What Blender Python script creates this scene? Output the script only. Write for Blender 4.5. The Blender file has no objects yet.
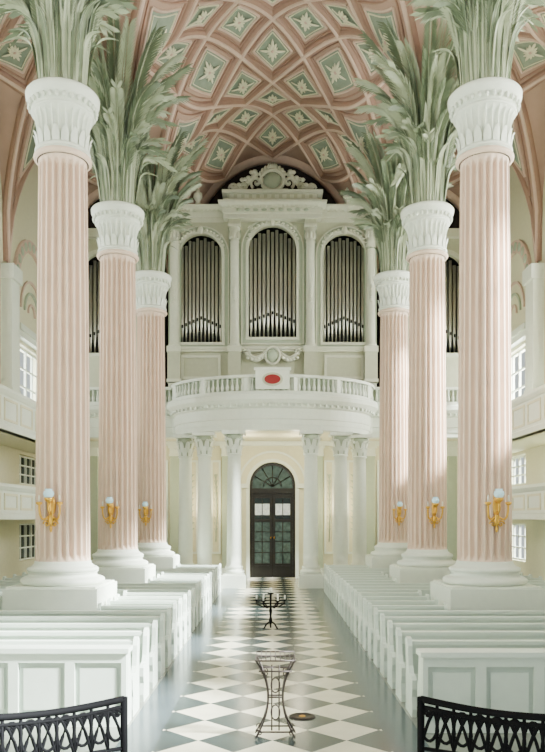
import bpy, math, random
from mathutils import Vector, Matrix
random.seed(7)
pi=math.pi
scene=bpy.context.scene
# ---------------------------------------------------------------- materials
def mat(name,col,rough=0.6,metal=0.0,noise=0.06,nscale=6.0,emit=None,es=0.0,spec=None):
    m=bpy.data.materials.new(name); m.use_nodes=True
    nt=m.node_tree; b=nt.nodes['Principled BSDF']
    b.inputs['Roughness'].default_value=rough; b.inputs['Metallic'].default_value=metal
    if spec is not None: b.inputs['Specular IOR Level'].default_value=spec
    tc=nt.nodes.new('ShaderNodeTexCoord'); nz=nt.nodes.new('ShaderNodeTexNoise')
    nz.inputs['Scale'].default_value=nscale; nz.inputs['Detail'].default_value=4
    nt.links.new(tc.outputs['Object'],nz.inputs['Vector'])
    mx=nt.nodes.new('ShaderNodeMix'); mx.data_type='RGBA'
    nt.links.new(nz.outputs['Fac'],mx.inputs['Factor'])
    mx.inputs['A'].default_value=[max(0,c*(1-noise*2)) for c in col]+[1]
    mx.inputs['B'].default_value=[min(1,c*(1+noise*2)) for c in col]+[1]
    nt.links.new(mx.outputs['Result'],b.inputs['Base Color'])
    if emit:
        b.inputs['Emission Color'].default_value=list(emit)+[1]; b.inputs['Emission Strength'].default_value=es
    return m
M_SHAFT=mat('pink_stone',(0.76,0.58,0.46),0.55,noise=0.06,nscale=2)
M_WHITE=mat('white_stucco',(0.74,0.78,0.69),0.5,noise=0.03)
M_CREAM=mat('cream_stucco',(0.70,0.67,0.48),0.55,noise=0.04)
M_CASE=mat('organ_case_paint',(0.52,0.53,0.39),0.5,noise=0.05)
M_CASEW=mat('organ_case_light',(0.66,0.67,0.54),0.5,noise=0.04)
M_GREENW=mat('pale_green_stucco',(0.40,0.46,0.34),0.55,noise=0.05)
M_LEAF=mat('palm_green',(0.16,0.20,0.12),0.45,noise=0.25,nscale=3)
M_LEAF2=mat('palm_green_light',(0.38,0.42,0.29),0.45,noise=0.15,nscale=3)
M_VAULT=mat('vault_pink',(0.43,0.285,0.22),0.7,noise=0.10,nscale=1.2)
M_RIB=mat('vault_rib',(0.36,0.215,0.16),0.6,noise=0.06)
M_RIBL=mat('vault_rib_light',(0.62,0.45,0.36),0.6,noise=0.04)
M_PANEL=mat('vault_panel_green',(0.24,0.29,0.22),0.7,noise=0.15,nscale=4)
M_PEW=mat('pew_paint',(0.67,0.75,0.67),0.35,noise=0.03)
M_PEWIN=mat('pew_inset',(0.53,0.61,0.54),0.4,noise=0.03)
M_GOLD=mat('gilt',(0.75,0.43,0.07),0.3,0.9,noise=0.05)
M_IRON=mat('wrought_iron',(0.003,0.003,0.004),0.8,0.0,noise=0.1,spec=0.1)
M_IRONB=mat('bronze_iron',(0.035,0.025,0.022),0.45,0.5,noise=0.1)
M_PIPE=mat('pipe_tin',(0.70,0.69,0.62),0.30,0.8,noise=0.05,nscale=2)
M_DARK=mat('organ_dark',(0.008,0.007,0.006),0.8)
M_BROWN=mat('dark_gap_brown',(0.02,0.014,0.012),0.9)  # near-black brown, darkness painted in above the organ and behind the door
M_WOOD=mat('dark_door_wood',(0.012,0.010,0.009),0.35,noise=0.2)
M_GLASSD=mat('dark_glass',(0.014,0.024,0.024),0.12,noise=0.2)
M_GLASSG=mat('green_door_glass',(0.07,0.11,0.105),0.15,noise=0.4,nscale=5)
M_GLASSL=mat('door_glass_glow',(0.60,0.68,0.68),0.15,noise=0.3,nscale=9,emit=(0.8,0.9,0.9),es=0.3)  # pale colour and weak glow put the light into these panes
M_GLOBE=mat('milk_glass',(0.45,0.68,0.78),0.2,emit=(0.7,0.92,1.0),es=0.3)
M_RED=mat('red_plaque',(0.28,0.015,0.015),0.4)
M_CANDLE=mat('candle_wax',(0.85,0.83,0.74),0.5)
# floor
mf=bpy.data.materials.new('aisle_tile_floor'); mf.use_nodes=True
nt=mf.node_tree; B=nt.nodes['Principled BSDF']; N=nt.nodes.new; L=nt.links.new
tc=N('ShaderNodeTexCoord'); sx=N('ShaderNodeSeparateXYZ'); L(tc.outputs['Object'],sx.inputs[0])
mp=N('ShaderNodeMapping'); mp.inputs['Rotation'].default_value=(0,0,pi/4); mp.inputs['Location'].default_value=(0,0,0.37); L(tc.outputs['Object'],mp.inputs[0])
ck=N('ShaderNodeTexChecker'); ck.inputs['Scale'].default_value=math.sqrt(2)/1.0
ck.inputs['Color1'].default_value=(0.80,0.75,0.58,1); ck.inputs['Color2'].default_value=(0.045,0.066,0.068,1); L(mp.outputs[0],ck.inputs['Vector'])
nz=N('ShaderNodeTexNoise'); nz.inputs['Scale'].default_value=2.5; nz.inputs['Detail'].default_value=6; L(tc.outputs['Object'],nz.inputs['Vector'])
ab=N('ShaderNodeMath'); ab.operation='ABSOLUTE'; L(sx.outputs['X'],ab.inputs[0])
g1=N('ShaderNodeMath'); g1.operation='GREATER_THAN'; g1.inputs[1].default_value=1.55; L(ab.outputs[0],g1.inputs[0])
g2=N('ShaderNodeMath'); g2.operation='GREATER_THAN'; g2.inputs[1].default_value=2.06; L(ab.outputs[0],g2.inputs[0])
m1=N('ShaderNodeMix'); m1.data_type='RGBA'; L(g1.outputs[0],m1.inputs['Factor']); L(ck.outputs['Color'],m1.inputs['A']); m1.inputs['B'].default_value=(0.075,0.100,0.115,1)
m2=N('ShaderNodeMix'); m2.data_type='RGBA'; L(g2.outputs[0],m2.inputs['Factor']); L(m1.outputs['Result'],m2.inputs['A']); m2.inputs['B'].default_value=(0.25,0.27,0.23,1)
m3=N('ShaderNodeMix'); m3.data_type='RGBA'; m3.blend_type='MULTIPLY'; m3.inputs['Factor'].default_value=0.3
L(m2.outputs['Result'],m3.inputs['A']); L(nz.outputs['Fac'],m3.inputs['B']); L(m3.outputs['Result'],B.inputs['Base Color'])
B.inputs['Roughness'].default_value=0.2
M_FLOOR=mf
# ---------------------------------------------------------------- mesh builder
class MB:
    def __init__(s): s.v=[];s.f=[];s.m=[];s.sm=[];s.mats=[]
    def mi(s,m):
        if m not in s.mats: s.mats.append(m)
        return s.mats.index(m)
    def add(s,vs,fs,m,smooth=False):
        o=len(s.v); i=s.mi(m); s.v.extend([tuple(p) for p in vs])
        for f in fs: s.f.append([a+o for a in f]); s.m.append(i); s.sm.append(smooth)
    def box(s,x0,x1,y0,y1,z0,z1,m):
        s.add([(x0,y0,z0),(x1,y0,z0),(x1,y1,z0),(x0,y1,z0),(x0,y0,z1),(x1,y0,z1),(x1,y1,z1),(x0,y1,z1)],
              [(0,3,2,1),(4,5,6,7),(0,1,5,4),(1,2,6,5),(2,3,7,6),(3,0,4,7)],m)
    def lathe(s,prof,cx,cy,n,m,rf=None,smooth=True,cap=True):
        vs=[];fs=[];k=len(prof)
        for (r,z) in prof:
            for i in range(n):
                a=2*pi*i/n; rr=rf(r,z,a) if rf else r
                vs.append((cx+rr*math.cos(a),cy+rr*math.sin(a),z))
        for j in range(k-1):
            for i in range(n):
                i2=(i+1)%n; fs.append((j*n+i,j*n+i2,(j+1)*n+i2,(j+1)*n+i))
        if cap: fs.append(tuple(range(n))[::-1]); fs.append(tuple((k-1)*n+i for i in range(n)))
        s.add(vs,fs,m,smooth)
    def tube(s,pts,rad,n,m,closed=False,smooth=True):
        pts=[Vector(p) for p in pts]; K=len(pts); vs=[];fs=[]
        for k,p in enumerate(pts):
            if closed: t=pts[(k+1)%K]-pts[k-1]
            else: t=pts[min(k+1,K-1)]-pts[max(k-1,0)]
            if t.length<1e-9: t=Vector((0,0,1))
            t.normalize()
            up=Vector((0,0,1)) if abs(t.z)<0.93 else Vector((0,1,0))
            a=t.cross(up).normalized(); b=a.cross(t)
            r=rad[k] if isinstance(rad,(list,tuple)) else rad
            for i in range(n):
                an=2*pi*i/n; vs.append(p+a*(r*math.cos(an))+b*(r*math.sin(an)))
        for k in range(K if closed else K-1):
            k2=(k+1)%K
            for i in range(n):
                i2=(i+1)%n; fs.append((k*n+i,k*n+i2,k2*n+i2,k2*n+i))
        if not closed: fs.append(tuple(range(n))[::-1]); fs.append(tuple((K-1)*n+i for i in range(n)))
        s.add(vs,fs,m,smooth)
    def ell(s,c,r,m,n=12,k=8):
        vs=[];fs=[]
        for j in range(k+1):
            p=pi*j/k
            for i in range(n):
                a=2*pi*i/n; vs.append((c[0]+r[0]*math.sin(p)*math.cos(a),c[1]+r[1]*math.sin(p)*math.sin(a),c[2]+r[2]*math.cos(p)))
        for j in range(k):
            for i in range(n): fs.append((j*n+i,(j+1)*n+i,(j+1)*n+(i+1)%n,j*n+(i+1)%n))
        s.add(vs,fs,m,True)
    def sweep(s,path,prof,m,closedprof=True,smooth=False):
        n=len(path);k=len(prof);vs=[];fs=[]
        for i,(x,y) in enumerate(path):
            def nrm(a,b):
                dx=b[0]-a[0];dy=b[1]-a[1];l=math.hypot(dx,dy) or 1; return (dy/l,-dx/l)
            if i==0: nx,ny=nrm(path[0],path[1]);sc=1
            elif i==n-1: nx,ny=nrm(path[-2],path[-1]);sc=1
            else:
                a=nrm(path[i-1],path[i]);b=nrm(path[i],path[i+1])
                nx,ny=a[0]+b[0],a[1]+b[1];l=math.hypot(nx,ny) or 1;nx/=l;ny/=l
                sc=1/max(0.5,nx*a[0]+ny*a[1])
            for (o,z) in prof: vs.append((x+nx*o*sc,y+ny*o*sc,z))
        for i in range(n-1):
            for j in range(k if closedprof else k-1):
                j2=(j+1)%k; fs.append((i*k+j,(i+1)*k+j,(i+1)*k+j2,i*k+j2))
        if closedprof: fs.append(tuple(range(k))); fs.append(tuple((n-1)*k+j for j in range(k))[::-1])
        s.add(vs,fs,m,smooth)
    def plate(s,outer,holes,t,mapf,m):
        cu=bpy.data.curves.new('tmp','CURVE'); cu.dimensions='2D'; cu.fill_mode='BOTH'; cu.extrude=t/2
        for lp in [outer]+holes:
            sp=cu.splines.new('POLY'); sp.points.add(len(lp)-1)
            for p,q in zip(sp.points,lp): p.co=(q[0],q[1],0,1)
            sp.use_cyclic_u=True
        ob=bpy.data.objects.new('tmp',cu); scene.collection.objects.link(ob)
        bpy.context.view_layer.update()
        me=bpy.data.meshes.new_from_object(ob.evaluated_get(bpy.context.evaluated_depsgraph_get()))
        s.add([mapf(*v.co) for v in me.vertices],[tuple(p.vertices) for p in me.polygons],m)
        bpy.data.objects.remove(ob); bpy.data.meshes.remove(me); bpy.data.curves.remove(cu)
    def mesh(s,name):
        me=bpy.data.meshes.new(name); me.from_pydata(s.v,[],s.f)
        for m in s.mats: me.materials.append(m)
        me.polygons.foreach_set('material_index',s.m); me.polygons.foreach_set('use_smooth',s.sm)
        me.update(); return me
    def obj(s,name,loc=(0,0,0),parent=None):
        o=bpy.data.objects.new(name,s.mesh(name)); scene.collection.objects.link(o); o.location=loc
        if parent: o.parent=parent
        return o
def inst(name,me,loc,rz=0,sc=(1,1,1)):
    o=bpy.data.objects.new(name,me); scene.collection.objects.link(o); o.location=loc; o.rotation_euler=(0,0,rz); o.scale=sc; return o
def arch(x0,x1,z0,z1,n=16,top=None):
    r=(x1-x0)/2; cx=(x0+x1)/2; h=min(r,z1-z0) if top is None else top
    return [(x0,z0),(x1,z0)]+[(cx+r*math.cos(pi*i/n),z1-h+h*math.sin(pi*i/n)) for i in range(n+1)]
XZ=lambda yc: (lambda a,b,c:(a,yc+c,b))
YZ=lambda xc: (lambda a,b,c:(xc+c,a,b))
COLY=[17.5,24,30.5]
# ---------------------------------------------------------------- floor
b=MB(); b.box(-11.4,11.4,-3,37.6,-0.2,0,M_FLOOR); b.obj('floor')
# ---------------------------------------------------------------- vault
ZS=13.3; HX=7.75; HY=6.6; HA=6.2; P=6.0
def hgt(x,y):
    ax=abs(x)
    if ax<=5: s=min(0.9995,ax/5); A=HX*math.sqrt(1-s*s)
    else: s=min(0.9995,abs(ax-8)/3); A=HA*math.sqrt(1-s*s)
    q=((y-11)/6.5)%1.0; q=abs(q*2-1)
    q=min(0.9995,q); Bv=HY*math.sqrt(1-q*q)
    return ZS+(A**P+Bv**P)**(1/P)
def PN(x,y):
    e=0.03
    x1=x+e if abs(abs(x+e))<=11 else x; x0=x-e
    dx=(hgt(x1,y)-hgt(x0,y))/(x1-x0); dy=(hgt(x,y+e)-hgt(x,y-e))/(2*e)
    n=Vector((dx,dy,-1)).normalized()
    return Vector((x,y,hgt(x,y))),n
YV0,YV1=4.5,37.4
b=MB()
xs=[-11+0.2*i for i in range(111)]; ys=[YV0+(YV1-YV0)*i/165 for i in range(166)]
vs=[(x,y,hgt(x,y)) for y in ys for x in xs]; nx=len(xs)
fs=[(j*nx+i,j*nx+i+1,(j+1)*nx+i+1,(j+1)*nx+i) for j in range(len(ys)-1) for i in range(nx-1)]
b.add(vs,fs,M_VAULT,True)
def rib(p0,p1,w,d,m,n=10,off=0.0):
    vs=[];prof=[(-w,-0.05),(-w*0.9,d*0.55),(-w*0.5,d),(w*0.5,d),(w*0.9,d*0.55),(w,-0.05)];k=len(prof)
    pts=[(p0[0]+(p1[0]-p0[0])*i/n,p0[1]+(p1[1]-p0[1])*i/n) for i in range(n+1)]
    PP=[PN(*p) for p in pts]
    for i in range(n+1):
        t=(PP[min(i+1,n)][0]-PP[max(i-1,0)][0]).normalized(); nn=PP[i][1]; sd=t.cross(nn).normalized()
        for (a,h) in prof: vs.append(PP[i][0]+sd*a+nn*(h+off))
    fs=[(i*k+j,(i+1)*k+j,(i+1)*k+j+1,i*k+j+1) for i in range(n) for j in range(k-1)]
    b.add(vs,fs,m,True)
l=3.25
def region(xc,w,umax):
    seen=set()
    def xy(u,v): return (xc+u*w,11+l*(v-0.5))
    for ii in range(-2*umax,2*umax+1):
        for jj in range(-6,20):
            if (ii+jj)%2: continue
            u=ii/2;v=jj/2
            vt=[(u-.5,v),(u,v-.5),(u+.5,v),(u,v+.5)]
            for q in range(4):
                a=vt[q];c=vt[(q+1)%4]
                key=tuple(sorted([a,c]))
                if key in seen: continue
                seen.add(key)
                if max(abs(a[0]),abs(c[0]))>umax+.01: continue
                A=xy(*a);C=xy(*c)
                if min(A[1],C[1])<YV0-.01 or max(A[1],C[1])>YV1+.01: continue
                if max(A[1],C[1])<9: continue
                rib(A,C,0.20,0.15,M_RIB); rib(A,C,0.075,0.06,M_RIBL,off=0.15)
            if abs(u)+.5>umax+.01: continue
            yy=xy(u,v)[1]
            if yy-l/2<max(YV0,9) or yy+l/2>YV1+1.0: continue
            s=0.56;g=6;pv=[]
            for i in range(g+1):
                for j in range(g+1):
                    a=-1+2*i/g;c=-1+2*j/g
                    p,nn=PN(*xy(u+s*(a+c)/4,v+s*(a-c)/4)); pv.append(p+nn*0.03)
            pf=[(i*(g+1)+j,(i+1)*(g+1)+j,(i+1)*(g+1)+j+1,i*(g+1)+j+1) for i in range(g) for j in range(g)]
            b.add(pv,pf,M_PANEL,True)
            for (s2,wd,mm) in ((0.60,0.05,M_RIBL),(0.50,0.018,M_CREAM),(0.76,0.035,M_RIB)):
                vt=[xy(u-.5*s2,v),xy(u,v-.5*s2),xy(u+.5*s2,v),xy(u,v+.5*s2)]
                for q in range(4): rib(vt[q],vt[(q+1)%4],wd,0.07,mm,n=6)
            c0,nn=PN(*xy(u,v))
            t1=(PN(*xy(u+.05,v))[0]-c0).normalized(); t2=nn.cross(t1).normalized()
            for q in range(12):
                an=q*pi/6; L0=(0.50,0.24,0.30,0.42,0.30,0.24)[q%6]
                dv=t1*math.cos(an)+t2*math.sin(an)*1.3
                pp=[]
                for (f,wd2) in ((0.1,0.02),(0.45,0.06),(0.8,0.045),(1.0,0.0)):
                    sdv=t1*(-math.sin(an))+t2*math.cos(an)
                    pp.append((c0+dv*L0*f+nn*(0.07+0.05*math.sin(f*pi)),sdv*wd2))
                vv=[]
                for (c,sd) in pp: vv+= [c-sd,c+nn*0.03,c+sd]
                ff=[]
                for i in range(3): ff+=[(i*3,i*3+3,i*3+4,i*3+1),(i*3+1,i*3+4,i*3+5,i*3+2)]
                b.add(vv,ff,M_CREAM,True)
            b.ell(c0+nn*0.08,(0.08,0.08,0.08),M_RIBL,8,5)
region(0,2.5,2); region(8,3.0,1); region(-8,3.0,1)
for xr in ((-5,5),(5,11),(-11,-5)):
    rib((xr[0]+.02,37.15),(xr[1]-.02,37.15),0.3,0.25,M_RIBL,n=40)
b.obj('ceiling')
# ---------------------------------------------------------------- palm columns
def column_mesh():
    b=MB(); nf=22; n=nf*8
    b.box(-1.05,1.05,-1.05,1.05,0.0,1.42,M_WHITE)
    b.box(-1.0,1.0,-1.0,1.0,1.42,1.46,M_WHITE)
    def torus(z,r,h,e):
        return [(r-e,z-h)]+[(r-e+e*math.cos(a),z+h*math.sin(a)) for a in [-pi/2+pi*i/8 for i in range(9)]]+[(r-e,z+h)]
    b.lathe([(0.93,1.45)]+torus(1.54,0.97,0.09,0.12)+[(0.82,1.64),(0.78,1.68),(0.78,1.72),(0.82,1.75)]+torus(1.80,0.82,0.06,0.07)+[(0.73,1.87),(0.66,1.93),(0.64,2.0)],0,0,64,M_WHITE)
    def R(z):
        t=(z-1.9)/(11.4-1.9); return 0.625-0.07*t**1.4
    def rf(r,z,a):
        ph=(a*nf/(2*pi))%1.0
        k=min(1,max(0,(z-2.0)/0.15))*min(1,max(0,(11.1-z)/0.15))
        d=0 if (ph<0.13 or ph>0.87) else math.sin(pi*(ph-.13)/.74)**0.6
        return r-0.11*k*d
    zz=[1.95,2.0,2.06,2.12,2.15]+[2.15+8.8*i/8 for i in range(1,9)]+[11.0,11.06,11.15]
    b.lathe([(R(z),z) for z in zz],0,0,n,M_SHAFT,rf,smooth=False)
    b.lathe(torus(11.22,0.67,0.07,0.08)+[(0.58,11.32)],0,0,64,M_SHAFT)
    b.lathe([(0.60,11.28)]+torus(11.37,0.64,0.045,0.05)+[(0.58,11.43)],0,0,64,M_WHITE)
    def rg(r,z,a):
        ph=(a*26/(2*pi))%1.0
        k=min(1,max(0,(z-11.48)/0.08))*min(1,max(0,(12.20-z)/0.08))
        return r-0.07*k*math.sin(pi*ph)**0.7
    b.lathe([(0.575,11.42),(0.58,11.55),(0.585,11.7),(0.60,11.9),(0.63,12.05),(0.66,12.13),(0.69,12.22)],0,0,26*6,M_WHITE,rg,smooth=False)
    b.lathe(torus(12.26,0.73,0.045,0.05)+[(0.69,12.31),(0.70,12.34),(0.74,12.42),(0.78,12.48),(0.81,12.50),(0.81,12.55),(0.84,12.57),(0.85,12.68),(0.82,12.72),(0.5,12.73)],0,0,72,M_WHITE)
    for i in range(30):
        a=2*pi*i/30; b.ell((0.765*math.cos(a),0.765*math.sin(a),12.40),(0.05,0.05,0.07),M_WHITE,8,6)
    for i in range(18):
        a=2*pi*(i+.5)/18; ca,sa=math.cos(a),math.sin(a); vv=[]
        for (h,w,o) in ((0,0.08,0.0),(0.15,0.09,0.02),(0.28,0.06,0.05),(0.34,0.02,0.08)):
            r=0.585+o
            for q in (-1,0,1): rr=r+(0.02 if q==0 else 0); vv.append((rr*ca-q*w*sa,rr*sa+q*w*ca,11.42+h))
        ff=[]
        for i2 in range(3): ff+=[(i2*3,i2*3+1,i2*3+4,i2*3+3),(i2*3+1,i2*3+2,i2*3+5,i2*3+4)]
        b.add(vv,ff,M_WHITE,True)
    def rc(r,z,a): return r*(1-0.14*abs(math.sin(a*9)))
    b.lathe([(0.52,12.7),(0.46,13.4),(0.50,14.6),(0.60,15.8),(0.75,16.8),(0.95,17.8)],0,0,144,M_LEAF2,rc,smooth=False)
    rnd=random.Random(3)
    def line(az,r0,Lh,lean,curl,z0):
        pts=[]
        for i in range(15):
            t=i/14
            r=r0+lean*(0.25*t+0.75*t**2.2)+curl*max(0,t-.55)**2*3.2
            z=z0+Lh*t-curl*max(0,t-.6)**2*6.0
            pts.append(Vector((r*math.cos(az),r*math.sin(az),z)))
        return pts
    def blade(az,r0,Lh,lean,curl,z0,w,m):
        pts=line(az,r0,Lh,lean,curl,z0); sd=Vector((-math.sin(az),math.cos(az),0)); od=Vector((math.cos(az),math.sin(az),0))
        vv=[]
        for i,p in enumerate(pts):
            t=i/14; ww=w*(math.sin(pi*min(1,0.15+t*0.85))**0.7+0.02)
            vv+=[p-sd*ww+od*ww*0.6,p,p+sd*ww+od*ww*0.6]
        ff=[]
        for i in range(14): ff+=[(i*3,i*3+1,i*3+4,i*3+3),(i*3+1,i*3+2,i*3+5,i*3+4)]
        b.add(vv,ff,m,True)
        b.tube([p+od*0.012 for p in pts],[0.018*(1-.7*i/14) for i in range(15)],4,M_LEAF2)
    def frond(az,r0,Lh,lean,curl,z0,m,ll):
        pts=line(az,r0,Lh,lean,curl,z0); sd=Vector((-math.sin(az),math.cos(az),0))
        b.tube(pts,[0.05*(1-0.7*i/14) for i in range(15)],5,M_LEAF2)
        nl=38
        for k in range(nl):
            t=0.28+0.72*k/(nl-1); f=t*14; i=min(13,int(f)); p=pts[i].lerp(pts[i+1],f-i); T=(pts[i+1]-pts[i]).normalized()
            nn=T.cross(sd).normalized()
            if nn.dot(Vector((math.cos(az),math.sin(az),0)))<0: nn=-nn
            ln=ll*(0.45+0.55*math.sin(pi*(0.1+0.75*(k/(nl-1)))))
            for s_ in (-1,1):
                d=(T*0.95+sd*s_*0.42+nn*0.18).normalized(); wv=(T.cross(d)).cross(d).normalized()*0.035
                m1=p+d*ln*0.45; tip=p+d*ln+nn*0.10*ln-Vector((0,0,0.12*ln))
                b.add([p,m1+wv,tip,m1-wv],[(0,1,2),(0,2,3)],m)
    for i in range(30):
        az=2*pi*i/30+rnd.uniform(-.1,.1)
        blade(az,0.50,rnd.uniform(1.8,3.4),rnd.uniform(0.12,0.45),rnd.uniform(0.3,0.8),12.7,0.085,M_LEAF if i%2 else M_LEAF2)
    for i in range(30):
        az=2*pi*(i+.5)/30+rnd.uniform(-.12,.12)
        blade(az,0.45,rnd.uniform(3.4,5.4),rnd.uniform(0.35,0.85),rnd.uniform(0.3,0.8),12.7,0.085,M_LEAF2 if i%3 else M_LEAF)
    for i in range(20):
        az=2*pi*i/20+rnd.uniform(-.15,.15)
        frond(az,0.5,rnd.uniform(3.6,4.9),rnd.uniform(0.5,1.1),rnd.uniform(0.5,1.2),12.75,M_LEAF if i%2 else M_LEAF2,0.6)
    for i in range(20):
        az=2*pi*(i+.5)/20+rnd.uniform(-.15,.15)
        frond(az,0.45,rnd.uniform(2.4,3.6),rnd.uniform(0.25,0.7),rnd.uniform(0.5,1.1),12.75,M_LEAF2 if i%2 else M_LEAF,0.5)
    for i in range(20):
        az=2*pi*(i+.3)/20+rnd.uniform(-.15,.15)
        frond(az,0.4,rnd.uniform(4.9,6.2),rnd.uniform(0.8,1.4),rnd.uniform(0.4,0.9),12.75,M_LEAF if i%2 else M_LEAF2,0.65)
    b.v=[(x,y,z if z<2.2 else z+0.20*min(1,(z-2.2)/9.0)) for (x,y,z) in b.v]
    return b.mesh('palm_column')
CM=column_mesh()
k=0
def colx(s,y): return -4.94 if (s<0 and y<18) else 5*s
for y in COLY:
    for s in (-1,1):
        inst('palm_column',CM,(colx(s,y),y,0),rz=k*pi/2); k+=1
def sconce_mesh():
    b=MB()
    b.ell((0,-0.03,0.02),(0.09,0.05,0.20),M_GOLD); b.ell((0,-0.05,-0.24),(0.06,0.05,0.13),M_GOLD); b.ell((0,-0.06,0.20),(0.07,0.05,0.08),M_GOLD)
    b.ell((0,-0.05,-0.42),(0.03,0.03,0.07),M_GOLD)
    for s in (-1,1):
        pts=[(s*(0.03+0.17*math.sin(t*pi*0.55)),-0.06-0.10*t,-0.18-0.10*math.sin(pi*t)+0.22*t*t) for t in [i/10 for i in range(11)]]
        b.tube(pts,0.022,6,M_GOLD)
        b.lathe([(0.02,0.02),(0.06,0.05),(0.065,0.08),(0.02,0.09)],s*0.20,-0.16,12,M_GOLD)
        b.lathe([(0.018,0.08),(0.018,0.20),(0.004,0.22)],s*0.20,-0.16,8,M_CANDLE)
        sp=[(s*(0.08+0.07*(1-t)*math.cos(t*9)),-0.07,-0.33+0.07*(1-t)*math.sin(t*9)) for t in [i/14 for i in range(15)]]
        b.tube(sp,0.016,5,M_GOLD)
    b.tube([(0,-0.05,-0.1),(0,-0.14,-0.14),(0,-0.20,-0.06),(0,-0.20,0.08)],0.022,6,M_GOLD)
    b.lathe([(0.02,0.06),(0.08,0.12),(0.09,0.16),(0.02,0.17)],0,-0.20,16,M_GOLD)
    b.lathe([(0.04,0.16),(0.085,0.18),(0.105,0.23),(0.095,0.28),(0.06,0.31),(0.085,0.33)],0,-0.20,18,M_GLOBE)
    return b.mesh('wall_sconce')
SM=sconce_mesh()
for y in COLY:
    for s in (-1,1):
        inst('wall_sconce',SM,(colx(s,y)+0.10*s,y-0.56,3.26),sc=(1.15,1.15,1.2))
# ---------------------------------------------------------------- organ gallery (curved)
path=[(-10.9,35.0),(-4.6,35.0)]
for i in range(33):
    a=pi*(1-i/32); path.append((4.3*math.cos(a),34.8-2.9*math.sin(a)))
path+=[(4.6,35.0),(10.9,35.0)]
b=MB()
b.sweep(path,[(-0.35,6.78),(0.22,6.78),(0.22,7.0),(0.25,7.0),(0.25,7.22),(0.28,7.24),(0.28,7.68),(0.36,7.74),(0.36,7.82),(0.50,7.88),(0.62,8.02),(0.64,8.2),(0.60,8.24),(0.60,8.30),(-0.35,8.30)],M_WHITE)
b.sweep(path,[(0.10,8.30),(0.42,8.30),(0.42,8.42),(0.10,8.42)],M_WHITE)
b.sweep(path,[(0.08,8.98),(0.46,8.98),(0.46,9.10),(0.08,9.10)],M_WHITE)
b.sweep(path,[(0.20,8.42),(0.24,8.42),(0.24,8.98),(0.20,8.98)],M_GREENW)
def walk(path,step):
    out=[];acc=0
    for a,c in zip(path[:-1],path[1:]):
        L0=math.hypot(c[0]-a[0],c[1]-a[1]); 
        if L0<1e-6: continue
        dx,dy=(c[0]-a[0])/L0,(c[1]-a[1])/L0; t=acc
        while t<L0: out.append((a[0]+dx*t,a[1]+dy*t,dy,-dx)); t+=step
        acc=t-L0
    return out
for i,(x,y,nx_,ny_) in enumerate(walk(path,0.21)):
    px,py=x+nx_*0.32,y+ny_*0.32
    if i%9==0: b.lathe([(0.17,8.42),(0.17,8.98)],px,py,4,M_WHITE,smooth=False)
    else: b.lathe([(0.05,8.42),(0.075,8.52),(0.08,8.6),(0.04,8.74),(0.035,8.86),(0.06,8.98)],px,py,8,M_WHITE)
for (x,y,nx_,ny_) in walk(path,0.26):
    px,py=x+nx_*0.42,y+ny_*0.42; b.lathe([(0.075,7.76),(0.075,7.9)],px,py,4,M_WHITE,smooth=False)
pl=[(x,y-0.1) for x,y in path]+[(10.9,37.2),(-10.9,37.2)]
b.plate(pl,[],0.2,lambda a,c,z:(a,c,6.95+z),M_CREAM)
b.plate([(-0.72,8.45),(0.72,8.45),(0.72,9.25),(-0.72,9.25)],[],0.10,XZ(31.38),M_WHITE)
b.plate([(-0.78,9.25),(0.78,9.25),(0.78,9.36),(-0.78,9.36)],[],0.18,XZ(31.38),M_WHITE)
b.plate([(0.44*math.cos(2*pi*i/24),8.86+0.29*math.sin(2*pi*i/24)) for i in range(24)],[],0.05,XZ(31.33),M_CASE)
b.plate([(0.34*math.cos(2*pi*i/24),8.86+0.20*math.sin(2*pi*i/24)) for i in range(24)],[],0.08,XZ(31.32),M_RED)
b.obj('organ_gallery')
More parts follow.
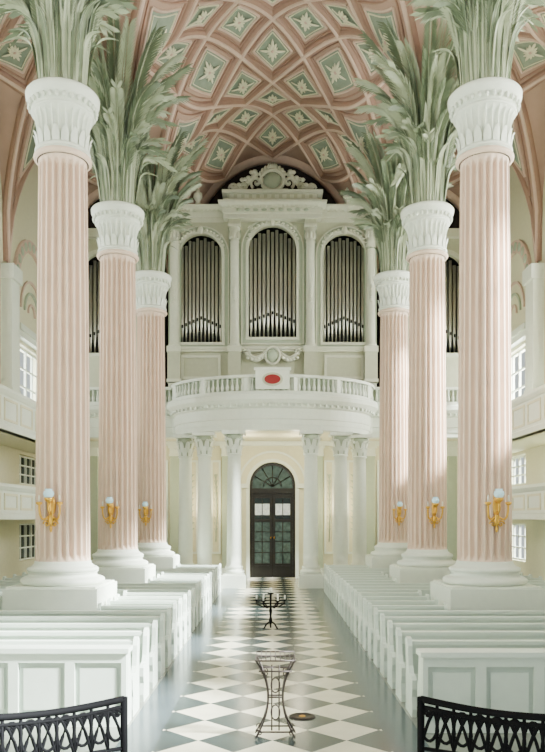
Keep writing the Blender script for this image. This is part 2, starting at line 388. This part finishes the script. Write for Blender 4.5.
def corinth_mesh():
    b=MB()
    b.box(-0.52,0.52,-0.52,0.52,0,0.55,M_WHITE); b.box(-0.46,0.46,-0.46,0.46,0.55,0.62,M_WHITE)
    b.lathe([(0.44,0.62),(0.47,0.68),(0.44,0.75),(0.38,0.78),(0.37,0.82),(0.40,0.87),(0.38,0.92),(0.34,0.95),(0.33,1.0)]+[(0.325-0.045*(i/10)**1.5,1.0+4.7*i/10) for i in range(11)]+[(0.33,5.72),(0.33,5.78),(0.28,5.8)],0,0,32,M_WHITE)
    b.lathe([(0.28,5.78),(0.28,6.1),(0.31,6.35),(0.40,6.58),(0.3,6.6)],0,0,24,M_GREENW)
    for row,(n,z0,hh,ph) in enumerate(((8,5.8,0.34,0),(8,5.95,0.48,.5))):
        for i in range(n):
            a=2*pi*(i+ph)/n; ca,sa=math.cos(a),math.sin(a); vv=[]
            for (h,w,o) in ((0,.09,.0),(.5,.11,.03),(.85,.09,.09),(1.0,.05,.16),(.9,.02,.19)):
                for q in (-1,0,1):
                    rr=0.30+o+(0.02 if q==0 else 0); vv.append((rr*ca-q*w*sa,rr*sa+q*w*ca,z0+h*hh))
            ff=[]
            for i2 in range(4): ff+=[(i2*3,i2*3+1,i2*3+4,i2*3+3),(i2*3+1,i2*3+2,i2*3+5,i2*3+4)]
            b.add(vv,ff,M_WHITE,True)
    for i in range(4):
        a=pi/4+i*pi/2; ca,sa=math.cos(a),math.sin(a)
        sp=[((0.36+0.10*(t)+0.06*math.cos(t*8))*ca,(0.36+0.10*t+0.06*math.cos(t*8))*sa,6.35+0.14*t+0.06*math.sin(t*8)) for t in [j/12 for j in range(13)]]
        b.tube(sp,0.035,6,M_WHITE)
    b.plate([(0.5,0.5),(0.2,0.42),(-0.2,0.42),(-0.5,0.5),(-0.42,0.2),(-0.42,-0.2),(-0.5,-0.5),(-0.2,-0.42),(0.2,-0.42),(0.5,-0.5),(0.42,-0.2),(0.42,0.2)],[],0.16,lambda a,c,z:(a,c,6.68+z),M_WHITE)
    return b.mesh('corinthian_column')
KM=corinth_mesh()
for x,y in ((1.66,32.12),(3.0,32.75),(3.95,33.7)):
    for s in (-1,1): inst('corinthian_column',KM,(x*s,y,0))
# ---------------------------------------------------------------- organ
root=bpy.data.objects.new('pipe_organ',None); scene.collection.objects.link(root)
b=MB()
YF=36.0
bays=[(-4.5,-2.43,11.45,16.75),(-1.17,1.17,11.7,17.15),(2.43,4.5,11.45,16.75)]
b.plate([(-4.95,9.3),(4.95,9.3),(4.95,17.3),(-4.95,17.3)],[arch(*q) for q in bays],0.3,XZ(YF),M_CASE)
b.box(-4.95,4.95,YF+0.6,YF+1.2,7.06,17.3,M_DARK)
b.box(-4.95,-4.7,YF+.15,YF+.6,7.06,17.3,M_CASE); b.box(4.7,4.95,YF+.15,YF+.6,7.06,17.3,M_CASE)
b.box(-4.95,4.95,YF-.15,YF+.15,7.06,9.3,M_CASE)
for (x0,x1,z0,z1) in bays:
    b.plate(arch(x0-.12,x1+.12,z0-.12,z1+.12),[arch(x0+.02,x1-.02,z0+.02,z1-.02)],0.16,XZ(YF-.2),M_CASEW)
    b.plate(arch(x0-.28,x1+.28,z0-.28,z1+.28),[arch(x0-.13,x1+.13,z0-.13,z1+.13)],0.1,XZ(YF-.18),M_GREENW)
    b.plate(arch(x0-.34,x1+.34,z0-.34,z1+.34),[arch(x0-.28,x1+.28,z0-.28,z1+.28)],0.14,XZ(YF-.2),M_CASEW)
    cx=(x0+x1)/2
    b.ell((cx,YF-.34,z1+.08),(0.14,0.1,0.20),M_CASEW)
    for sgn in (-1,1):
        for i in range(7):
            a=pi/2+sgn*(0.25+0.16*i); r=(x1-x0)/2+.12
            b.ell((cx+r*math.cos(a),YF-.32,z1-(x1-x0)/2+r*math.sin(a)),(.09,.06,.07),M_CASEW,8,5)
        r=(x1-x0)/2
        b.tube([(cx+sgn*(r-.12+.13*(1-t)*math.cos(t*9)),YF-.24,z1-.18+.13*(1-t)*math.sin(t*9)) for t in [i/14 for i in range(15)]],.035,6,M_CASEW)
for z0,z1,p in ((9.3,9.5,.25),(11.0,11.1,.22),(11.1,11.22,.30)):
    b.box(-5.0,5.0,YF-.15-p,YF-.1,z0,z1,M_CASEW)
for (x0,x1) in ((-4.4,-2.5),(2.5,4.4)):
    b.plate([(x0,9.7),(x1,9.7),(x1,10.85),(x0,10.85)],[[(x0+.12,9.82),(x1-.12,9.82),(x1-.12,10.73),(x0+.12,10.73)]],0.08,XZ(YF-.2),M_CASEW)
zr=10.78
b.ell((0,YF-.45,zr),(0.28,.13,.32),M_GREENW); b.tube([(0.35*math.cos(t),YF-.5,zr+.40*math.sin(t)) for t in [2*pi*i/20 for i in range(20)]],.06,6,M_CASEW,closed=True)
for s in (-1,1):
    for q in range(2):
        b.tube([(s*(0.38+0.85*t),YF-.45,zr+.2-q*.16-0.32*math.sin(pi*t)+.1*q*t) for t in [i/10 for i in range(11)]],[.05+.05*math.sin(pi*i/10) for i in range(11)],6,M_CASEW)
    b.tube([(s*(1.22+.16*(1-t)*math.cos(t*10)),YF-.46,zr+.15+.2*(1-t)*math.sin(t*10)) for t in [i/16 for i in range(17)]],.05,6,M_CASEW)
    for i in range(5): b.ell((s*(.5+.17*i),YF-.5,zr-.08-.12*math.sin(pi*(i+.5)/5)),(.08,.07,.08),M_CASEW,8,5)
for x in (1.82,4.72):
    for s in (-1,1):
        X=x*s
        b.box(X-.30,X+.30,YF-.55,YF-.1,9.5,11.0,M_CASE); b.box(X-.34,X+.34,YF-.6,YF-.1,10.95,11.22,M_CASEW)
        b.box(X-.34,X+.34,YF-.6,YF-.1,9.5,9.65,M_CASEW)
        b.box(X-.3,X+.3,YF-.2,YF-.14,11.2,17,M_GREENW)
        b.lathe([(.28,11.22),(.28,11.3),(.22,11.42),(.215,12),(.20,16.2),(.23,16.25),(.2,16.3),(.2,16.55),(.27,16.9),(.2,16.92)],X,YF-.38,32,M_CASEW,lambda r,z,a:r-(0.03*abs(math.sin(a*8)) if 11.5<z<16.2 else 0))
        for i in range(8):
            a=2*pi*i/8
            b.ell((X+.22*math.cos(a),YF-.38+.22*math.sin(a),16.55),(.06,.06,.18),M_CASEW,6,5)
        b.box(X-.3,X+.3,YF-.68,YF-.1,16.9,17.02,M_CASEW)
        b.box(X-.28,X+.28,YF-.62,YF-.1,17.02,17.45,M_CASE)
        for i in range(6): b.ell((X,YF-.62,13.4+i*.12),(.10-.01*i,.06,.09),M_CASEW,8,5)
eo=[(-5.0,YF),(-2.15,YF),(-2.15,YF-.5),(2.15,YF-.5),(2.15,YF),(5.0,YF)]
b.sweep(eo,[(-.6,17.28),(.18,17.28),(.18,17.5),(.22,17.52),(.22,17.78),(.30,17.82),(.42,17.94),(.44,18.05),(-.6,18.05)],M_CASEW)
for (x,y,nx_,ny_) in walk(eo,0.2):
    b.box(x+nx_*.28-.05,x+nx_*.28+.05,y+ny_*.28-.05,y+ny_*.28+.05,17.74,17.84,M_CASEW)
for i in range(9):
    b.ell((-1.6+i*.4,YF-.74,17.65),(.13,.05,.07),M_GREENW,8,5)
b.box(-2.3,2.3,YF-.75,YF+.3,18.05,18.2,M_CASEW); b.box(-2.15,2.15,YF-.6,YF+.3,18.2,18.45,M_CASE); b.box(-2.4,2.4,YF-.8,YF+.35,18.45,18.6,M_CASEW)
for i in range(12): b.box(-2.05+i*.36,-1.85+i*.36,YF-.64,YF-.5,18.22,18.43,M_CASEW)
for s in (-1,1):
    b.lathe([(.12,18.05),(.16,18.15),(.1,18.25),(.22,18.45),(.2,18.65),(.08,18.75),(.1,18.82),(.02,18.95)],s*3.6,YF-.2,14,M_CASEW)
b.ell((0,YF-.3,19.2),(.46,.22,.42),M_GREENW,20,12)
b.tube([(.54*math.cos(t),YF-.42,19.2+.49*math.sin(t)) for t in [2*pi*i/24 for i in range(24)]],.10,8,M_CASEW,closed=True)
for i in range(9):
    a=pi*(0.15+0.7*i/8); b.ell((.64*math.cos(a),YF-.4,19.24+.62*math.sin(a)),(.09,.08,.14),M_CASEW,8,5)
for i in range(5):
    a=pi*(0.3+0.4*i/4); b.tube([(.15*math.cos(a),YF-.42,19.75),(.35*math.cos(a),YF-.42,19.75+.30*math.sin(a))],[.07,.03],6,M_CASEW)
b.box(-.75,.75,YF-.6,YF,18.6,18.72,M_CASE)
for s in (-1,1):
    b.tube([(s*(.78+.28*(1-t)*math.cos(-1+t*8)),YF-.35,19.12+.30*(1-t)*math.sin(-1+t*8)) for t in [i/18 for i in range(19)]],.08,6,M_CASEW)
    b.tube([(s*(.75+1.2*t),YF-.3,19.6-.80*t-.22*math.sin(pi*t)) for t in [i/12 for i in range(13)]],[.15-.08*i/12 for i in range(13)],8,M_CASEW)
    b.tube([(s*(1.85+.24*(1-t)*math.cos(t*8)),YF-.3,18.86+.24*(1-t)*math.sin(t*8)) for t in [i/16 for i in range(17)]],.07,6,M_CASEW)
    b.tube([(s*(1.35+.20*(1-t)*math.cos(t*8)),YF-.4,18.9+.20*(1-t)*math.sin(t*8)) for t in [i/16 for i in range(17)]],.06,6,M_CASE)
    for i in range(8): b.ell((s*(.85+.15*i),YF-.42,19.62-.12*i+.08*math.sin(i*2)),(.13,.09,.10),M_CASEW,8,5)
b.obj('organ_case',parent=root)
def pipes(b,x0,x1,z0,z1,n,y):
    w=(x1-x0)/n; cx=(x0+x1)/2; r=w*.38
    for i in range(n):
        x=x0+w*(i+.5); u=abs(x-cx)/((x1-x0)/2)
        zb=z0; zm=z0+.75+.45*(1-u)
        hx=(x1-x0)/2
        zt=z1-.12-0.5*hx*u*u-(0.12 if i%2 else 0)
        b.lathe([(r*.28,zb),(r*.98,zm-.02),(r*.98,zm+.08),(r,zm+.1),(r,zt)],x,y,14,M_PIPE)
        b.box(x-r*.55,x+r*.55,y-r-.012,y-r*.6,zm-.02,zm+.14,M_DARK)
        b.add([(x-r*.6,y-r-.014,zm+.14),(x+r*.6,y-r-.014,zm+.14),(x,y-r-.014,zm+.5)],[(0,1,2)],M_CANDLE)
b=MB()
for (x0,x1,z0,z1) in bays: pipes(b,x0+.02,x1-.02,z0+.02,z1,11,YF+.16)
b.obj('organ_pipes',parent=root)
b=MB()
for s in (-1,1):
    q=(s*8.35-.95,s*8.35+.95,11.0,15.9)
    X0,X1=sorted((s*5.3,s*10.8))
    b.plate([(X0,9.3),(X1,9.3),(X1,16.6),(X0,16.6)],[arch(*q)],0.3,XZ(36.3),M_CASE)
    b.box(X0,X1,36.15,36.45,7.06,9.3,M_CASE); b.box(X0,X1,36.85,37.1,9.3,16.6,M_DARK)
    b.box(X0-.1,X1+.1,35.85,36.5,16.6,17.0,M_CASEW)
    b.plate(arch(q[0]-.16,q[1]+.16,q[2]-.16,q[3]+.16),[arch(q[0]+.02,q[1]-.02,q[2]+.02,q[3]-.02)],.14,XZ(36.1),M_CASEW)
    pipes(b,q[0]+.02,q[1]-.02,q[2]+.02,q[3],9,36.62)
b.obj('organ_wings',parent=root)
# ---------------------------------------------------------------- back wall and door
b=MB()
YB=37.4
door=[(-1.15,0.0)]+[(-1.15,4.65)]+[(1.15*math.cos(a),4.65+1.15*math.sin(a)) for a in [pi-pi*i/16 for i in range(1,16)]]+[(1.15,4.65),(1.15,0.0)]
outer=[(-11.2,0)]+door+[(11.2,0),(11.2,7.06),(-11.2,7.06)]
b.plate(outer,[],0.4,XZ(YB+.1),M_CREAM)
b.box(-11.2,11.2,YB-.1,YB+.3,7.06,22,M_BROWN)  # wall colour carries the dark gap between organ and vault
b.box(-1.5,1.5,YB+.45,YB+.5,0,6.2,M_BROWN)  # dark sheet standing in for the unlit vestibule
b.obj('wall_back')
b=MB()
def arcring(r0,r1,zc,n=20):
    return [(-r1,0.0),(-r1,zc)]+[(r1*math.cos(pi-pi*i/n),zc+r1*math.sin(pi-pi*i/n)) for i in range(1,n)]+[(r1,zc),(r1,0),(r0,0),(r0,zc)]+[(r0*math.cos(pi*i/n),zc+r0*math.sin(pi*i/n)) for i in range(1,n)]+[(-r0,zc),(-r0,0)]
b.plate(arcring(1.15,1.32,4.65),[],.16,XZ(YB-.18),M_WHITE)
b.plate(arcring(1.32,1.62,4.65),[],.10,XZ(YB-.15),M_CREAM)
b.plate(arcring(1.62,1.72,4.65),[],.20,XZ(YB-.2),M_WHITE)
for s in (-1,1): b.box(s*1.44-.22,s*1.44+.22,YB-.36,YB-.1,4.5,4.72,M_WHITE)
b.obj('trim_1')
b=MB(); yd=YB+.22
b.plate(arcring(1.02,1.15,4.65),[],.2,XZ(yd),M_WOOD)
b.box(-1.1,1.1,yd-.12,yd+.1,4.25,4.5,M_WOOD)
b.plate([(-1.05,4.5),(1.05,4.5),(1.05,4.65)]+[(1.05*math.cos(pi*i/16),4.65+1.05*math.sin(pi*i/16)) for i in range(1,16)]+[(-1.05,4.65)],[],.03,XZ(yd+.05),M_GLASSG)
for i in range(1,6):
    a=pi*i/6; b.tube([(0,yd,4.6),(1.05*math.cos(a),yd,4.6+1.05*math.sin(a))],.025,5,M_WOOD)
b.tube([(.45*math.cos(pi*i/12),yd,4.6+.45*math.sin(pi*i/12)) for i in range(13)],.03,5,M_WOOD)
for s in (-1,1):
    X0,X1=sorted((s*.01,s*1.03))
    holes=[[(X0+.13,.7),(X1-.13,.7),(X1-.13,2.8),(X0+.13,2.8)],[(X0+.13,2.95),(X1-.13,2.95),(X1-.13,4.0),(X0+.13,4.0)]]
    b.plate([(X0,0),(X1,0),(X1,4.25),(X0,4.25)],holes,.09,XZ(yd),M_WOOD)
    b.box(X0+.12,X1-.12,yd+.0,yd+.03,.65,2.85,M_GLASSG)
    b.box(X0+.12,X1-.12,yd+.0,yd+.03,2.9,4.05,M_GLASSD)
    b.box(X0+.14,X1-.14,yd-.02,yd+.0,3.15,3.72,M_GLASSL)
    b.tube([((X0+X1)/2,yd-.04,3.0),((X0+X1)/2,yd-.04,3.95)],.02,5,M_WOOD)
    b.tube([((X0+X1)/2,yd-.02,.7),((X0+X1)/2,yd-.02,2.8)],.02,5,M_WOOD)
    for z in (1.25,1.8,2.3): b.tube([(X0+.13,yd-.02,z),(X1-.13,yd-.02,z)],.02,5,M_WOOD)
    b.ell((s*.08,yd-.1,2.0),(.03,.05,.06),M_GOLD)
    b.plate([(X0+.14,.12),(X1-.14,.12),(X1-.14,.58),(X0+.14,.58)],[],.05,XZ(yd-.06),M_WOOD)
b.obj('door_1')
b=MB()
for x in (2.3,3.4,4.9,6.8,9.0):
    for s in (-1,1):
        X=x*s
        b.box(X-.28,X+.28,YB-.28,YB-.1,0,.5,M_WHITE); b.box(X-.23,X+.23,YB-.24,YB-.1,.5,6.1,M_GREENW)
        b.box(X-.28,X+.28,YB-.3,YB-.1,6.1,6.2,M_WHITE); b.box(X-.25,X+.25,YB-.27,YB-.1,6.2,6.5,M_WHITE); b.box(X-.33,X+.33,YB-.35,YB-.1,6.5,6.62,M_WHITE)
b.box(-10.9,10.9,YB-.32,YB-.1,6.62,6.84,M_WHITE)
for s in (-1,1):
    for xa,xb in ((2.6,3.1),(3.75,4.6),(5.25,6.45)):
        X0,X1=sorted((xa*s,xb*s))
        b.plate([(X0,1.2),(X1,1.2),(X1,5.9),(X0,5.9)],[[(X0+.1,1.3),(X1-.1,1.3),(X1-.1,5.8),(X0+.1,5.8)]],.06,XZ(YB-.13),M_WHITE)
        cx=(X0+X1)/2
        b.tube([(cx,YB-.14,1.8),(cx+.05,YB-.14,3.2),(cx,YB-.14,5.2)],.025,5,M_GREENW)
        for i in range(10):
            z=2.2+.3*i
            for sg in (-1,1):
                w=min(.45,(X1-X0)/2-.15)
                b.add([(cx,YB-.15,z),(cx+sg*w*.5,YB-.17,z+.28),(cx+sg*w,YB-.15,z+.30),(cx+sg*w*.5,YB-.17,z+.16)],[(0,1,2,3)],M_GREENW)
b.obj('trim_2')
for s in (-1,1):
    inst('wall_sconce',SM,(3.4*s,YB-.24,3.1),sc=(1.2,1.2,1.2))
# ---------------------------------------------------------------- side walls
wins=[7.75,14.25,20.75,27.25,33.75]
tn=3
for s,nm in ((-1,'left'),(1,'right')):
    b=MB(); holes=[]
    for wy in wins:
        if wy>33: holes.append([(wy-1.8,8.0),(wy+1.8,8.0),(wy+1.8,10.6),(wy-1.8,10.6)])
        else: holes.append(arch(wy-1.8,wy+1.8,8.0,14.9))
        holes.append([(wy-1.5,4.5),(wy+1.5,4.5),(wy+1.5,5.8),(wy-1.5,5.8)])
        holes.append([(wy-1.5,1.1),(wy+1.5,1.1),(wy+1.5,2.75),(wy-1.5,2.75)])
    b.plate([(4.3,0),(37.2,0),(37.2,21),(4.3,21)],holes,.5,YZ(s*11.25),M_CREAM)
    b.obj('wall_'+nm)
    b=MB()
    for wy in wins:
        b.plate(arch(wy-2.4,wy+2.4,7.85,15.5),[arch(wy-1.85,wy+1.85,7.95,14.95)],.12,YZ(s*10.93),M_RIBL)
        for i in range(1,12):
            a=pi*i/12; b.ell((s*10.86,wy+2.12*math.cos(a),13.1+2.12*math.sin(a)),(.05,.2,.2),M_GREENW,10,6)
        if wy>33:
            b.box(*sorted((s*10.7,s*10.99)),wy-2.4,wy+2.4,10.75,11.0,M_WHITE); b.box(*sorted((s*10.6,s*10.99)),wy-2.45,wy+2.45,11.0,11.25,M_WHITE)
            for rr in (1.5,1.0,.5):
                b.plate([(wy+rr*math.cos(pi*i/16),12.2+rr*math.sin(pi*i/16)) for i in range(17)]+[(wy+(rr-.1)*math.cos(pi*i/16),12.2+(rr-.1)*math.sin(pi*i/16)) for i in range(16,-1,-1)],[],.08,YZ(s*10.95),M_RIBL if rr!=1.0 else M_GREENW)
    for y in COLY+[11,4.9,36.5]:
        b.box(*sorted((s*10.55,s*10.99)),y-.45,y+.45,8.0,12.7,M_WHITE)
        b.box(*sorted((s*10.45,s*10.99)),y-.55,y+.55,12.7,13.3,M_WHITE)
        b.box(*sorted((s*10.5,s*10.99)),y-.5,y+.5,8.0,8.3,M_WHITE)
    b.obj('trim_%d'%tn); tn+=1
    b=MB(); xw=s*11.25
    for wy in wins:
        for dy in (-1.77,-.9,0,.9,1.77):
            top=10.58 if wy>33 else 12.98+math.sqrt(max(0.0,1.8**2-min(1.8,abs(dy))**2)) 
            b.box(*sorted((xw-.05,xw+.05)),wy+dy-.045,wy+dy+.045,8.02,top,M_WHITE)
        for z in ((8.06,8.9,9.7,10.55) if wy>33 else (8.06,8.9,9.7,10.5,11.3,12.1,13.05)): b.box(xw-.04,xw+.04,wy-1.78,wy+1.78,z-.04,z+.04,M_WHITE)
        for (z0,z1) in ((4.5,5.8),(1.1,2.75)):
            for dy in (-1.46,-.75,0,.75,1.46): b.box(xw-.05,xw+.05,wy+dy-.04,wy+dy+.04,z0,z1,M_WHITE)
            for i in range(4): z=z0+.04+(z1-z0-.08)*i/3; b.box(xw-.04,xw+.04,wy-1.48,wy+1.48,z-.03,z+.03,M_WHITE)
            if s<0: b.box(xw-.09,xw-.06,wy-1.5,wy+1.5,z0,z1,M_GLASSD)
    b.obj('window_1' if s<0 else 'window_2')
    b=MB()
    def gal(z0,z1,xf):
        g=[(xf,34.3),(xf,5.0)] if s>0 else [(xf,5.0),(xf,34.3)]
        b.sweep(g,[(-.25,z0),(.10,z0),(.10,z0+.18),(.04,z0+.22),(.04,z1-.24),(.10,z1-.2),(.18,z1-.1),(.18,z1),(-.25,z1)],M_WHITE)
        X0,X1=sorted((xf,s*10.97)); b.box(X0,X1,5.0,34.3,z0,z0+.2,M_CREAM)
        yy=5.3
        while yy<33.0:
            f=YZ(xf-s*.05)
            b.plate([(yy,z0+.32),(yy+1.3,z0+.32),(yy+1.3,z1-.32),(yy,z1-.32)],[[(yy+.08,z0+.4),(yy+1.22,z0+.4),(yy+1.22,z1-.4),(yy+.08,z1-.4)]],.05,f,M_CREAM)
            yy+=1.62
    gal(5.95,7.35,s*9.0); gal(2.95,4.15,s*9.0)
    for y in [11,17.5,24,30.5,34]:
        for (z0,z1) in ((0,2.95),(3.15,5.95)):
            b.lathe([(.2,z0),(.2,z0+.1),(.14,z0+.2),(.12,z1-.3),(.17,z1-.2),(.18,z1)],s*9.25,y,16,M_WHITE)
    b.obj('side_gallery')
# ---------------------------------------------------------------- pews
def pew_mesh(segs):
    b=MB()
    prof=[(0.02,0),(0.0,.12),(.04,.3),(.0,.42),(.0,.56),(.06,.62),(.14,.60),(.22,.62),(.30,.72),(.34,.88),(.36,1.02),(.42,1.12),(.52,1.14),(.58,1.08),(.57,.95),(.54,.8),(.56,0)]
    for (x0,x1) in segs:
        for xe in (x0,x1-.07): b.plate(prof,[],.07,YZ(xe+.035),M_PEW)
        b.box(x0+.07,x1-.07,.04,.46,.42,.46,M_PEW)
        b.box(x0+.07,x1-.07,.46,.51,.05,1.02,M_PEWIN)
        b.box(x0+.04,x1-.04,.40,.56,1.02,1.08,M_PEW)
        b.box(x0+.07,x1-.07,.43,.46,.88,1.02,M_PEW); b.box(x0+.07,x1-.07,.43,.46,.46,.56,M_PEW)
        n=max(1,round((x1-x0)/.95))
        for i in range(1,n):
            x=x0+(x1-x0)*i/n; b.box(x-.05,x+.05,.435,.46,.56,.88,M_PEW)
        b.box(x0+.07,x1-.07,.56,.76,.78,.81,M_PEW)
    return b.mesh('church_pew')
full={s:pew_mesh([tuple(sorted((s*2.1,s*8.6)))]) for s in (-1,1)}
part={s:pew_mesh([tuple(sorted((s*2.1,s*3.82))),tuple(sorted((s*6.15,s*8.6)))]) for s in (-1,1)}
y=11.15; rows=[]
while y<30.6:
    rows.append(y); y+=.93
for y in rows:
    hit=any(abs(y+.38-c)<1.5 for c in COLY)
    for s in (-1,1): inst('church_pew',(part if hit else full)[s],(0,y,0))
def front(s):
    b=MB(); X0,X1=sorted((s*2.1,s*8.6)); 
    b.box(X0,X1,.05,.10,0,1.06,M_PEWIN); b.box(X0-.04,X1+.04,-.04,.30,1.06,1.13,M_PEW); b.box(X0,X1,0,.05,0,.16,M_PEW); b.box(X0,X1,0,.05,.92,1.06,M_PEW)
    n=8
    for i in range(n+1):
        x=X0+(X1-X0)*i/n; xa=max(X0,x-.07);xb=min(X1,x+.07); b.box(xa,xb,0,.05,.16,.92,M_PEW)
    for i in range(n):
        xa=X0+(X1-X0)*i/n+.14; xb=X0+(X1-X0)*(i+1)/n-.14; b.box(xa,xb,.03,.05,.24,.84,M_PEW)
    for xe in (X0,X1-.07): b.plate([(.1,0),(.1,1.06),(.3,1.06),(.34,.8),(.42,.5),(.4,0)],[],.07,YZ(xe+.035),M_PEW)
    return b
front(-1).obj('pew_front_screen',loc=(0,10.65,0)); front(1).obj('pew_front_screen',loc=(0,10.35,0))
# ---------------------------------------------------------------- iron railing
def railing(s):
    b=MB(); P0=Vector((1.60*s,8.0,0)); P1=Vector((3.0*s,7.2,0)); d=P1-P0; Ln=d.length; d.normalize()
    def q(a,z): return P0+d*a+Vector((0,0,z))
    def sag(a): return 1.05-.05*math.sin(pi*min(1,a/Ln))
    for off in (0,-.08): b.tube([q(Ln*i/12,sag(Ln*i/12)+off) for i in range(13)],.022 if off else .038,6,M_IRON)
    for z in (.12,.45,.52): b.tube([q(0,z),q(Ln,z)],.022,6,M_IRON)
    for a in (0,Ln): b.tube([q(a,0),q(a,1.07)],.040,8,M_IRON)
    n=9; w=Ln/n
    for i in range(n):
        c=w*(i+.5)
        b.tube([q(c+.085*w/.17*math.cos(t),.78+.17*math.sin(t)) for t in [2*pi*j/18 for j in range(18)]],.019,5,M_IRON,closed=True)
        b.tube([q(w*(i)+0.0,.52),q(w*i,1.0)],.019,5,M_IRON)
        b.tube([q(w*i+w*t*2,.54+.40*math.sin(pi*t)) for t in [j/12 for j in range(13)] if w*i+w*t*2<=Ln+.01],.019,5,M_IRON)
        for sg in (-1,1):
            b.tube([q(c+sg*(.02+.05*(1-t)*math.cos(t*9)),.92-.03+.04*(1-t)*math.sin(t*9)) for t in [j/12 for j in range(13)]],.014,5,M_IRON)
        b.tube([q(c,.12),q(c,.45)],.012,5,M_IRON)
        b.tube([q(c+.07*math.cos(t),.28+.12*math.sin(t)) for t in [2*pi*j/14 for j in range(14)]],.010,5,M_IRON,closed=True)
    b.obj('iron_railing')
railing(-1); railing(1)
# ---------------------------------------------------------------- lectern stand
b=MB()
for sx in (-1,1):
    for sy in (-1,1):
        pts=[(sx*(.10+.17*(2*t-1)**2+(.0)),sy*(.06+.12*(2*t-1)**2),1.06*t+.02) for t in [i/16 for i in range(17)]]
        b.tube(pts,.014,6,M_IRONB)
        b.tube([(sx*(.22+.05*(1-t)*math.cos(t*9)),sy*.16,.09+.05*(1-t)*math.sin(t*9)) for t in [j/12 for j in range(13)]],.009,5,M_IRONB)
        b.tube([(sx*(.14+.05*(1-t)*math.cos(t*9)),sy*.12,.88+.05*(1-t)*math.sin(t*9)) for t in [j/12 for j in range(13)]],.009,5,M_IRONB)
for x in (-.05,.05): b.tube([(x,-.07,.1),(x,-.05,.55),(x,-.09,1.0)],.010,6,M_IRONB)
for z,wx,wy in ((.10,.24,.15),(.55,.10,.06),(.92,.22,.14),(1.07,.27,.18)):
    b.tube([(-wx,-wy,z),(wx,-wy,z),(wx,wy,z),(-wx,wy,z)],.012,6,M_IRONB,closed=True)
for i in range(9): x=-.26+.065*i; b.tube([(x,-.18,1.07),(x,.18,1.13)],.007,5,M_IRONB)
b.tube([(-.27,.18,1.13),(.27,.18,1.13)],.012,6,M_IRONB)
b.tube([(.06*math.cos(t),-.08,.72+.10*math.sin(t)) for t in [2*pi*j/16 for j in range(16)]],.010,5,M_IRONB,closed=True)
b.tube([(.06*math.cos(t),-.08,.35+.10*math.sin(t)) for t in [2*pi*j/16 for j in range(16)]],.010,5,M_IRONB,closed=True)
b.obj('wrought_iron_lectern',loc=(0.04,10.2,0))
b=MB()
for i in range(3):
    a=pi/2+2*pi*i/3
    b.tube([(0,0,.22),(.12*math.cos(a),.12*math.sin(a),.16),(.22*math.cos(a),.22*math.sin(a),.02)],.022,6,M_IRON)
b.lathe([(.03,.15),(.05,.25),(.025,.35),(.045,.5),(.025,.6),(.03,.95)],0,0,12,M_IRON)
for i in range(6):
    a=2*pi*i/6
    b.tube([(0,0,.62),(.2*math.cos(a),.2*math.sin(a),.60),(.38*math.cos(a),.38*math.sin(a),.70),(.38*math.cos(a),.38*math.sin(a),.78)],.02,6,M_IRON)
    b.lathe([(.06,.78),(.07,.80),(.03,.81)],.38*math.cos(a),.38*math.sin(a),10,M_IRON)
    b.lathe([(.022,.80),(.022,.92)],.38*math.cos(a),.38*math.sin(a),8,M_CANDLE)
b.tube([(.38*math.cos(t),.38*math.sin(t),.74) for t in [2*pi*j/24 for j in range(24)]],.014,5,M_IRON,closed=True)
b.lathe([(.08,.95),(.09,.98),(.03,.99)],0,0,12,M_IRON); b.lathe([(.035,.98),(.035,1.12)],0,0,10,M_CANDLE)
b.obj('floor_candelabra',loc=(-0.05,20,0))
b=MB(); b.lathe([(.20,0.0),(.20,.012),(.16,.02),(.14,.012)],0,0,24,M_IRONB); b.ell((0,0,.012),(.05,.05,.012),M_GOLD); b.obj('floor_disc',loc=(0.45,11.2,0))  # small flat round disc on the floor
# ---------------------------------------------------------------- lights
w=bpy.data.worlds.new('World'); scene.world=w; w.use_nodes=True
bg=w.node_tree.nodes['Background']; bg.inputs[0].default_value=(0.90,0.98,0.97,1); bg.inputs[1].default_value=0.72
def area(loc,rot,sx,sy,e,col):
    d=bpy.data.lights.new('area','AREA'); d.shape='RECTANGLE'; d.size=sx; d.size_y=sy; d.energy=e; d.color=col
    o=bpy.data.objects.new('window_light',d); scene.collection.objects.link(o); o.location=loc; o.rotation_euler=rot; return o
for wy in wins:
    zc,hh,k=(11.5,6.6,1.0) if wy<33 else (9.3,2.4,.5)
    area((11.9,wy,zc),(0,pi/2,0),hh,3.6,1950*k,(0.97,1,0.93))
    area((-11.9,wy,zc),(0,-pi/2,0),hh,3.6,750*k,(0.93,1,0.95))
sd=bpy.data.lights.new('sun','SUN'); sd.energy=65; sd.angle=0.10; sd.color=(0.94,1,0.96)
so=bpy.data.objects.new('sun',sd); scene.collection.objects.link(so)
dv=Vector((-14.0,4.0,-11.0)); so.rotation_euler=dv.to_track_quat('-Z','Y').to_euler()
def pt(loc,e,col,r=.15):
    d=bpy.data.lights.new('pt','POINT'); d.energy=e; d.color=col; d.shadow_soft_size=r
    o=bpy.data.objects.new('lamp_light',d); scene.collection.objects.link(o); o.location=loc
for s in (-1,1):
    pt((3.4*s,YB-1.0,3.6),120,(1,.82,.5)); pt((1.2*s,34.5,6.0),140,(1,.9,.65),.3); pt((6.5*s,35.8,5.5),120,(1,.9,.65),.3)
# ---------------------------------------------------------------- camera
cd=bpy.data.cameras.new('cam'); co=bpy.data.objects.new('camera',cd); scene.collection.objects.link(co)
co.location=(0,0,3.0); co.rotation_euler=(pi/2,0,0)
cd.sensor_fit='HORIZONTAL'; cd.sensor_width=36; cd.lens=742/545*36; cd.shift_y=(518-376)/545; cd.clip_end=200
scene.camera=co
